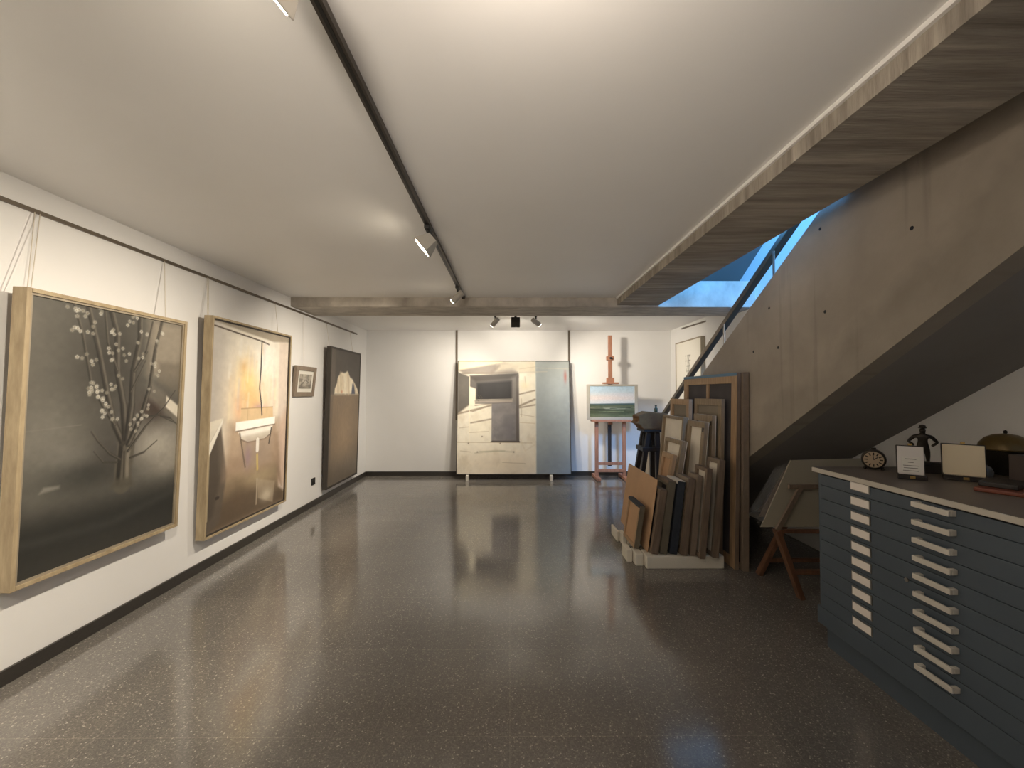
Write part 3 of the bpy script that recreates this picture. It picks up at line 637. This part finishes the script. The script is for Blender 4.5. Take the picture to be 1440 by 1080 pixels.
# daylight of the upper storey
def area(name, loc, direction, sx, sy, e, col):
    L = bpy.data.lights.new(name, 'AREA'); L.shape = 'RECTANGLE'; L.size = sx; L.size_y = sy; L.energy = e; L.color = col
    o = bpy.data.objects.new(name, L); COL.objects.link(o); o.location = loc
    o.rotation_euler = Vector(direction).to_track_quat('-Z', 'Y').to_euler(); return o
area('upstairs_window', (2.45, .6, 5.0), (0, .86, -.50), .8, 1.0, 105, (.16, .47, 1.0))
area('upstairs_side_window', (.7, 3.6, 3.35), (1, 0, -.02), 1.6, .6, 26, (.08, .40, 1.0))

# ------------------------------------------------------------------ stacked canvases
STACKG = 'canvases stacked by the stair'
def canvas(label, y0, y1, xb, xt, z0, zt, t, mw, mc=None, bar=.045, cross=None, solid=False, edge=None, top=None, name='stretched_canvas', recess=None, hook=False, cat='canvas', group=STACKG):
    """leans to +X; (xb,z0) bottom of its left face, (xt,zt) top of it; near end at y0. Shows its back to -X."""
    a = math.atan2(xt - xb, zt - z0); h = math.hypot(xt - xb, zt - z0) ; w = y1 - y0
    # lift so the lower right corner, not the left one, stands on the support
    lift = t * math.sin(a)
    r = thing(name, label, cat, (xb, y0, z0 + lift + .001), (0, a, 0), group)
    h -= lift
    if solid:
        MB().box(0, t, 0, w, 0, h).build('panel', mc or mw, r, bevel=.0015)
    else:
        rec = recess if recess else t * .55
        f = MB()
        f.box(0, t - .004, 0, bar, 0, h).box(0, t - .004, w - bar, w, 0, h).box(0, t - .004, bar, w - bar, 0, bar).box(0, t - .004, bar, w - bar, h - bar, h)
        f.build('stretcher_frame', mw, r, bevel=.0015)
        MB().box(rec, rec + .003, bar * .8, w - bar * .8, bar * .8, h - bar * .8).build('canvas_back', mc, r)
        MB().box(t - .004, t, -.001, w + .001, -.0005, h + .001).build('canvas_face', edge or mc, r)
        if cross == 'v': MB().box(.004, rec - .002, w * .5 - .02, w * .5 + .02, bar, h - bar).build('crossbar', mw, r)
        if cross == 'h':
            MB().box(.004, rec - .002, bar, w - bar, h - bar - .12, h - bar - .085).build('crossbar', mw, r)
    if edge and not solid:
        MB().box(.001, t, -.003, -.0012, 0, h).build('near_edge', edge, r)
    if top: MB().box(-.0015, t + .001, 0, w, h + .0015, h + .004).box(-.004, -.0015, 0, w, h - .022, h + .004).build('top_edge', top, r)
    if hook:
        MB().box(-.005, -.0005, .012, .03, h - .09, h - .05).build('hook', M_dark, r)
    return r
ZP = .11
canvas('small light wooden panel canvas leaning at the very front of the stack', 3.62, 3.96, 1.10, 1.16, ZP, .49, .045, M_pine, M_hard, bar=.03, recess=.012, edge=M_olive, top=M_bluedk)
canvas('bare orange-brown hardboard sheet leaning behind the small front panel', 3.55, 4.40, 1.195, 1.288, ZP, .735, .006, M_hard, solid=True, name='hardboard_sheet', cat='board')
canvas('dark brown canvas right behind the hardboard sheet', 3.5, 3.74, 1.212, 1.296, ZP, .665, .06, M_brownw, M_canvasdk, edge=M_brownw)
canvas('olive-edged canvas with sloping top, third from the left in the stack', 3.5, 3.76, 1.288, 1.372, ZP, .735, .058, M_olive, M_canvasdk, edge=M_olive, top=M_brownw)
canvas('dark blue-edged canvas in the middle of the lower row', 3.5, 3.74, 1.37, 1.451, ZP, .735, .062, M_bluedk, M_canvas, edge=M_bluedk, top=M_canvas)
canvas('brown framed canvas right of the blue-edged one, lower row', 3.47, 3.72, 1.455, 1.529, ZP, .76, .055, M_brownw, M_canvas, edge=M_brownw, top=M_greyframe)
canvas('thin grey-brown canvas between two brown ones in the lower row', 3.46, 3.64, 1.530, 1.597, ZP, .79, .045, M_greyframe, M_canvasd, edge=M_greyframe)
canvas('canvas with pale back and brown edge, second from the right in the lower row', 3.4, 3.62, 1.585, 1.652, ZP, .86, .045, M_brownw, M_canvas, bar=.03, edge=M_brownw)
canvas('rightmost canvas of the lower row with a white face strip', 3.42, 3.635, 1.70, 1.767, ZP, .93, .05, M_greyframe, M_canvas, bar=.035, edge=M_brownw, recess=.01)
canvas('smallest orange stretcher of the upper tier, just above the hardboard', 3.8, 4.07, 1.375, 1.533, ZP, .915, .035, M_pine, M_hard, bar=.05)
canvas('pale canvas back half hidden behind the smallest orange stretcher', 3.78, 4.19, 1.455, 1.608, ZP, 1.045, .05, M_pined, M_canvas, bar=.04)
canvas('pale canvas back with thin border, left end of the second tier', 4.03, 4.58, 1.635, 1.728, ZP, 1.25, .05, M_pined, M_canvas, bar=.03)
canvas('narrow framed canvas back with a metal hook, centre of the upper tier', 3.65, 4.0, 1.655, 1.757, ZP, 1.23, .04, M_pined, M_canvas, bar=.055, hook=True)
canvas('upper stretcher with grey canvas at the left, just below the big stretcher', 4.14, 4.62, 1.80, 1.832, ZP, 1.43, .037, M_pine, M_canvasd, bar=.06)
canvas('canvas back with wide bars behind the hooked one', 3.65, 4.02, 1.79, 1.825, ZP, 1.29, .035, M_pined, M_canvas, bar=.06, hook=True)
canvas('brown stretcher with crossbars in front of the big stretcher', 3.6, 4.13, 1.848, 1.884, .0, 1.44, .03, M_pined, M_canvasd, bar=.06, cross='h')
canvas('big pine stretcher with blue top edge and dark back', 3.45, 4.5, 1.90, 1.94, 0, 1.665, .034, M_pine, M_canvasdk, bar=.085, cross='v', edge=M_brownw, top=mat('blue_top_edge', (92, 128, 158), .6))
canvas('tall brown canvas standing against the concrete stair, rightmost of all', 3.42, 4.32, 1.955, 1.976, 0, 1.67, .048, M_greyframe, M_bluedk, bar=.04, edge=M_greyframe, recess=.02)

def foam(label, parts):
    b = MB()
    for p in parts: b.box(*p)
    o = b.build('polystyrene_strip', M_foam, bevel=.008)
    return tag(o, label, 'packing strip', 'polystyrene strips under the canvases')
foam('long white polystyrene strip under the front of the canvas stack', [(1.163, 1.825, 3.47, 3.63, 0, .108), (1.09, 1.158, 3.53, 3.69, 0, .104), (1.035, 1.085, 3.61, 3.77, 0, .106)])
foam('white polystyrene strip under the back of the stack, left end showing', [(1.15, 1.825, 3.97, 4.13, 0, .108), (1.105, 1.145, 3.99, 4.15, 0, .104), (1.075, 1.10, 4.1, 4.33, 0, .106)])

# ------------------------------------------------------------------ easel and its landscape
e = thing('studio_easel', 'reddish wooden studio easel with tall mast standing by the back wall', 'easel', (1.74, 7.02, 0))
def leg(x): MB().box(x - .03, x + .03, -.02, .02, .06, 1.03).build('upright', M_easel, e, bevel=.003)
leg(-.24); leg(.235)
MB().box(-.034, .034, -.018, .018, .95, 2.49).build('mast', M_easel, e, bevel=.003)
MB().box(-.03, .03, .05, .085, .22, 1.2).build('rear_mast', M_blackwood, e, bevel=.003)
MB().box(-.065, .065, -.032, .028, 2.06, 2.13).build('clamp_collar', M_easel, e, bevel=.004)
MB().cyl((.0, -.03, 2.095), (.0, -.06, 2.095), .02).build('knob', M_blackwood, e)
tc_ = MB().box(-.13, .13, -.085, .03, 1.645, 1.675).box(-.065, .065, -.035, .025, 1.675, 1.755).build('top_clamp', M_easel, e, bevel=.004)
MB().box(-.34, .34, -.10, .03, 1.0, 1.032).build('tray', M_easel, e, bevel=.004)
MB().box(-.24, .24, -.018, .018, .25, .30).build('crossbar', M_easel, e, bevel=.003)
for x in (-.24, .235): MB().box(x - .035, x + .035, -.19, .27, .012, .06).box(x - .03, x + .03, -.18, -.12, 0, .012).box(x - .03, x + .03, .2, .26, 0, .012).build('foot', M_easel, e, bevel=.004)
MB().box(-.24, .24, -.03, .02, .13, .18).build('base_rail', M_easel, e, bevel=.003)
t = thing('landscape_painting', 'small green field landscape in a pale grey frame standing on the easel', 'painting', (1.32, 6.945, 1.034), (-R(1), 0, 0))
w, h = .88, .605
MB().box(0, .055, 0, .03, 0, h).box(w - .055, w, 0, .03, 0, h).box(.055, w - .055, 0, .03, 0, .045).box(.055, w - .055, 0, .03, h - .03, h).build('frame', mat('pale_grey_frame', (176, 170, 158), .5, noise=.1), t, bevel=.003)
picture('picture', paint_field(), w - .11, h - .075, t, (.055, .008, .045), (0, 0, 0), .5)
MB().box(.02, w - .02, .024, .0285, .02, h - .02).build('backing_board', M_brownw, t)

# ------------------------------------------------------------------ dark work stand with box and bottle
s = thing('work_stand', 'dark wooden work stand with splayed legs left of the canvas stack', 'stand', (1.746, 5.2, 0))
for (x0, x1, y) in ((-.17, .0, -.12), (-.17, .0, .12), (.125, .105, -.12), (.125, .105, .12)):
    MB().bar((x0, y, 0), (x1, y * .8, 1.01), .055, .055, (0, 1, 0)).build('leg', M_blackwood, s, bevel=.003)
MB().box(-.09, .14, -.14, .14, .765, .815).build('shelf', M_blackwood, s, bevel=.003)
MB().box(-.07, .145, -.15, .15, 1.005, 1.036).build('top', M_blackwood, s, bevel=.003)
MB().box(-.14, .13, -.03, .03, .36, .41).build('stretcher', M_blackwood, s, bevel=.003)
cp = [(1.70, 1.085), (1.75, 1.07), (1.80, 1.0065), (2.13, 1.0065), (2.15, 1.05), (2.13, 1.22), (1.86, 1.245), (1.79, 1.21), (1.73, 1.19), (1.74, 1.12)]
tag(MB().prism([(x * .9286, 1.5 - (1.5 - z) * .9286 - .0045) for x, z in cp], 5.07, 5.33, 'y').build('leather_case', M_olivebox, bevel=.012), 'dark olive-brown case lying on top of the dark work stand', 'case')
b = MB().lathe([(.018, 0), (.022, .005), (.022, .045), (.011, .06), (.011, .074), (.014, .076), (.014, .087), (.008, .091)], (0, 0, 0)).build('bottle', M_glass, smooth=True, loc=(1.875, 5.2, 1.249))
tag(b, 'tiny dark bottle standing on the leather case', 'bottle')
for (x, y, hh) in ((1.70, 5.15, .16), (1.745, 5.18, .13), (1.79, 5.16, .09)):
    o = MB().cyl((x, y, .816), (x, y, .816 + hh * .75), .02, .017).cyl((x, y, .816 + hh * .75), (x, y, .816 + hh), .009).build('paint_bottle', M_black, smooth=True)
    tag(o, {1.70: 'tallest dark bottle on the shelf of the work stand', 1.745: 'middle dark bottle on the shelf of the work stand', 1.79: 'shortest dark bottle on the shelf of the work stand'}[x], 'bottle', 'bottles on the work stand shelf')

# ------------------------------------------------------------------ print rack under the stair
r_ = thing('print_rack', 'wooden cross-legged print rack between the canvas stack and the plan chest', 'rack', (2.15, 3.0, 0))
def lg(a, b, nm='leg'): MB().bar(a, b, .035, .05, (0, 1, 0)).build(nm, M_rackwood, r_, bevel=.003)
lg((-.03, -.03, .0), (-.235, -.08, .515)); lg((.62, -.03, 0), (.30, -.05, .5)); lg((-.10, .36, 0), (.14, .33, .5)); lg((.62, .36, 0), (.4, .33, .5))
MB().bar((-.09, -.045, .2), (.58, -.045, .2), .03, .03).build('crossbar', M_rackwood, r_)
MB().bar((-.04, .36, .12), (.6, .36, .12), .03, .03).build('crossbar', M_rackwood, r_)
MB().bar((-.25, -.075, .505), (.42, -.06, .495), .03, .022).build('rest_bar', M_rackwood, r_)
MB().bar((-.235, -.085, .515), (-.03, -.035, .80), .03, .02, (0, 1, 0)).build('support_arm', M_brownw, r_)
MB().bar((-.11, -.03, .812), (.16, -.03, .812), .022, .03).build('support_arm', M_brownw, r_)
f = MB().hexa([(1.825, 2.955, .524), (2.75, 2.955, .524), (2.75, 2.967, .52), (1.825, 2.967, .52), (2.112, 3.045, .992), (2.80, 3.045, 1.01), (2.80, 3.057, 1.008), (2.112, 3.057, .99)])
tag(f.build('portfolio_board', M_folder), 'large grey board portfolio tilted on the print rack', 'portfolio')
for k, (dx, dy, z0, z1, lab) in enumerate(((-.03, .05, .53, .96, 'clear-wrapped print sticking out nearest behind the grey portfolio'), (-.055, .10, .56, .93, 'middle clear-wrapped print behind the grey portfolio'), (-.03, .155, .58, .9, 'farthest clear-wrapped print behind the grey portfolio'))):
    g = thing('wrapped_print', lab, 'print', (1.86 + dx, 2.97 + dy, z0), group='wrapped prints in the rack')
    q = [(0, 0, 0), (.5, 0, 0), (.5, .002, 0), (0, .002, 0), (.25, .07, z1 - z0), (.7, .07, z1 - z0), (.7, .072, z1 - z0), (.25, .072, z1 - z0)]
    MB().hexa([(x + (.07 if x < .3 else -.02), y + .002, z * .92) for x, y, z in q]).build('sheet', [M_canvasd, M_brownw, M_darkframe][k], g)
    MB().hexa([(x, y - .001, z) for x, y, z in q]).build('sleeve', M_film, g)

# ------------------------------------------------------------------ the plan chest
CX0, CX1, CY0, CY1 = 1.85, 2.86, 1.0, 2.44
c = thing('plan_chest', 'dark blue-grey steel plan chest with ten shallow drawers', 'plan chest', (CX0, CY1, 0))
def cb(x0, x1, y0, y1, z0, z1): return MB().box(x0 - CX0, x1 - CX0, y0 - CY1, y1 - CY1, z0, z1)
cb(CX0 + .006, CX1, CY0, CY1, .135, 1.02).box(-.012, .006, CY0 + .004 - CY1, 0, .135, .2365).build('body', M_chest, c, bevel=.002)
cb(CX0 + .03, CX1, CY0 + .02, CY1 - .02, 0, .135).build('plinth', M_chest, c)
MB().box(-.018, CX1 - CX0, CY0 - CY1 - .01, .012, 1.022, 1.052).build('worktop', M_chesttop, c, bevel=.003)
MB().box(-.024, -.0185, CY0 - CY1 - .01, .012, 1.026, 1.05).build('edge_strip', M_edge, c)
cb(CX0 - .001, CX0 + .006, CY0 + .006, CY1 - .03, .238, 1.018).build('gap_panel', M_chestgap, c)
pitch = .0798
for i in range(10):
    zt_ = 1.036 - i * pitch; zb = zt_ - pitch
    zt_ = min(zt_, 1.018)
    d = cb(CX0 - .012, CX0 - .0012, CY0 + .01, CY1 - .035, zb + .0013, zt_ - .0013).build('drawer', M_chest, c, bevel=.002)
    zc = 1.036 - (i + .42) * pitch
    hl = cb(CX0 - .016, CX0 - .0122, 2.068, 2.188, zc - .0235, zc + .0235).build('label_holder', M_steel, d)
    cb(CX0 - .0172, CX0 - .0162, 2.074, 2.182, zc - .0195, zc + .0195).build('label_card', M_label, hl)
    zh = zc - .002
    hb = MB()
    y0, y1 = 1.668 - CY1, 1.826 - CY1
    hb.box(-.048, -.036, y0, y1, zh - .012, zh + .012).box(-.0363, -.012, y0, y0 + .02, zh - .012, zh + .012).box(-.0363, -.012, y1 - .02, y1, zh - .012, zh + .012)
    hb.build('handle', M_handle, d, bevel=.003)
    if i == 5:
        MB().cyl((-.012, 1.885 - CY1, zc + .03), (-.016, 1.885 - CY1, zc + .03), .01).build('lock', M_steel, d)

# things standing on the chest
ZT = 1.0525
k = thing('alarm_clock', 'round brown alarm clock with cream face at the far end of the plan chest', 'clock', (2.12, 2.36, ZT), (0, 0, -R(42)))
MB().cyl((0, .03, .06), (0, -.03, .06), .056, seg=36).build('case', M_bronze, k, bevel=.008)
MB().cyl((0, -.0305, .06), (0, -.034, .06), .045, seg=36).build('dial', M_clockface, k)
hd = MB()
for i in range(12):
    a = i * math.pi / 6; hd.bar((.026 * math.sin(a), -.0346, .06 + .026 * math.cos(a)), (.041 * math.sin(a), -.0346, .06 + .041 * math.cos(a)), .006, .001, (0, 1, 0))
hd.build('hour_marks', M_bronze, k)
MB().bar((0, -.0355, .06), (.018, -.0355, .075), .005, .001, (0, 1, 0)).bar((0, -.0355, .06), (-.003, -.0355, .095), .004, .001, (0, 1, 0)).build('hand', M_black, k)
for x in (-.035, .035): MB().cyl((x, 0, .015), (x * 1.2, 0, 0), .008).build('foot', M_bronze, k)
MB().cyl((0, 0, .115), (0, 0, .126), .012).build('bell_button', M_bronze, k)

def case(label, loc, rz, w, h, d, lining, card=False, tilt=8, name='open_case'):
    """little hinged box, lid open and upright, lining to the viewer"""
    g = thing(name, label, 'box', loc, (0, 0, rz), group='open presentation cases')
    MB().box(-w / 2, w / 2, -d, 0, 0, .014).box(-w / 2, w / 2, -d, -d + .006, .014, .026).box(-w / 2, -w / 2 + .006, -d + .006, 0, .014, .026).box(w / 2 - .006, w / 2, -d + .006, 0, .014, .026).build('base', M_darkleather, g, bevel=.002)
    MB().box(-w / 2 + .008, w / 2 - .008, -d + .008, -.004, .0142, .02).build('base_lining', lining, g)
    lid = MB().box(-w / 2, w / 2, 0, .02, 0, h).build('lid', M_darkleather, g, bevel=.003, loc=(0, .002, .016), rot=(-R(tilt), 0, 0))
    MB().box(-w / 2 + .004, w / 2 - .004, -.003, -.0003, .004, h - .006).build('lid_lining', lining, lid, bevel=.001)
    if card:
        cd = MB().box(-w * .33, w * .33, -.006, -.0035, .012, h * .62).build('card', M_paper, lid)
        lb = MB()
        for j, (z, a) in enumerate(((.54, .2), (.43, .1), (.32, .27), (.24, .25), (.15, .28))): lb.box(-w * a, w * a, -.0068, -.0062, h * z - .0016, h * z + .0016)
        lb.build('printed_lines', M_line, lid)
    MB().box(-.008, .008, -.004, .012, h + .0005, h + .009).build('clasp', M_brass, lid)
    MB().box(-.01, .01, -d - .004, -d - .0005, .008, .02).build('catch', M_brass, g)
    return g
case('small open case with white lid lining and a printed card on the plan chest', (2.09, 2.11, ZT), -R(38), .108, .155, .05, M_white, True)
case('larger open case with plain cream satin lid lining on the plan chest', (2.345, 2.09, ZT), -R(42), .158, .165, .07, M_satin)
o = MB().box(-.06, .06, -.03, .03, 0, .045).box(-.062, .062, -.032, .032, .046, .06).build('small_box', M_darkleather, bevel=.003, loc=(2.36, 2.25, ZT), rot=(0, 0, -R(35)))
tag(o, 'low black box between the two open cases on the plan chest', 'box')

# bronze figure, arms akimbo
g = thing('statuette', 'dark bronze statuette with hands on hips behind the white-lined case', 'statuette', (2.42, 2.37, ZT), (0, 0, -R(44)))
g.scale = (1.05, 1.05, 1.0)
MB().lathe([(.045, 0), (.045, .018), (.038, .026), (.03, .03)]).build('plinth', M_bronze, g, smooth=True)
def skin(name, verts, edges, rad, m, parent, root=0, sub=2):
    me = bpy.data.meshes.new(name); me.from_pydata(verts, edges, []); o = bpy.data.objects.new(name, me); COL.objects.link(o); o.parent = parent
    sk = o.modifiers.new('skin', 'SKIN'); o.modifiers.new('sub', 'SUBSURF').levels = sub; o.modifiers['sub'].render_levels = sub
    for i, rr in enumerate(rad):
        me.skin_vertices[0].data[i].radius = rr if isinstance(rr, tuple) else (rr, rr)
    me.skin_vertices[0].data[root].use_root = True; me.materials.append(m); return o
V = [(0, 0, .128), (0, 0, .160), (0, -.002, .192), (0, -.002, .207), (0, -.005, .226), (0, -.004, .240),
     (-.034, 0, .19), (-.058, .006, .158), (-.034, -.010, .136), (.034, 0, .19), (.058, .006, .158), (.034, -.010, .136),
     (-.016, 0, .118), (-.018, -.004, .075), (-.018, .002, .038), (-.02, -.014, .034), (.016, 0, .118), (.019, .002, .075), (.02, .004, .038), (.024, -.012, .034)]
E_ = [(0, 1), (1, 2), (2, 3), (3, 4), (4, 5), (2, 6), (6, 7), (7, 8), (2, 9), (9, 10), (10, 11), (0, 12), (12, 13), (13, 14), (14, 15), (0, 16), (16, 17), (17, 18), (18, 19)]
rad = [.022, (.02, .015), (.026, .016), .009, .016, .012, .011, .008, .007, .011, .008, .007, .015, .011, .007, .006, .015, .011, .007, .006]
skin('figure', V, E_, rad, M_bronze, g)
MB().lathe([(.0125, 0), (.019, .003), (.015, .008), (.012, .018), (.003, .022)]).build('hat', M_bronze, g, smooth=True, loc=(0, -.004, .238))

# lidded pot, glass, leather folders at the near end
g = thing('lidded_pot', 'broad brown metal bowl with domed lid at the wall end of the plan chest', 'pot', (2.70, 2.2, ZT))
g.scale = (.78, .78, 1.12)
MB().lathe([(.05, 0), (.07, .004), (.075, .02), (.11, .07), (.125, .115), (.127, .12), (.118, .121)]).build('bowl', M_bronze, g, smooth=True)
MB().lathe([(.135, .122), (.137, .128), (.128, .15), (.10, .178), (.06, .194), (.014, .2), (.012, .2)]).build('lid', M_copper, g, smooth=True)
MB().lathe([(.006, .198), (.012, .207), (.008, .214), (.002, .217)]).build('lid_knob', M_bronze, g, smooth=True)
o = MB().lathe([(.022, 0), (.03, .006), (.034, .03), (.026, .055), (.012, .066), (.004, .068)]).build('glass_paperweight', M_dome, smooth=True, loc=(2.50, 2.13, ZT))
tag(o, 'little smoky glass paperweight between the cream case and the brown bowl', 'paperweight')
o = MB().box(-.11, .11, -.09, .09, 0, .14).build('wooden_box', mat('dark_box_wood', (84, 72, 66), .6, noise=.2), bevel=.004, loc=(2.60, 1.93, ZT))
tag(o, 'dark square box at the right edge of the picture on the plan chest', 'box')
o = MB().box(-.13, .13, -.09, .09, 0, .018).build('leather_folder', M_redwood, bevel=.005, loc=(2.27, 1.83, ZT), rot=(0, 0, R(28)))
tag(o, 'flat reddish-brown leather folder lying at the front of the plan chest', 'folder')
o = MB().box(-.09, .09, -.06, .06, 0, .022).build('notebook', M_darkleather, bevel=.004, loc=(2.27, 1.86, ZT + .0185), rot=(0, 0, R(28)))
tag(o, 'black notebook lying on the reddish leather folder', 'notebook')

# ------------------------------------------------------------------ world, camera, colour
w = bpy.data.worlds.new('sky'); SC.world = w; w.use_nodes = True
bg = w.node_tree.nodes['Background']; bg.inputs['Color'].default_value = (.25, .5, 1, 1); bg.inputs['Strength'].default_value = .25
cam = bpy.data.cameras.new('camera'); co = bpy.data.objects.new('camera', cam); COL.objects.link(co); SC.camera = co
cam.sensor_fit = 'HORIZONTAL'; cam.sensor_width = 36; cam.lens = 570 / 1440 * 36; cam.clip_start = .05
co.location = (0, 0, 1.5); co.rotation_euler = (R(90) + math.atan(12 / 570), 0, -math.atan(3 / 570))
vs = SC.view_settings; SC.display_settings.display_device = 'sRGB'
vs.view_transform = 'Standard'; vs.look = 'None'; vs.exposure = 1.55; vs.gamma = 1; vs.use_curve_mapping = False
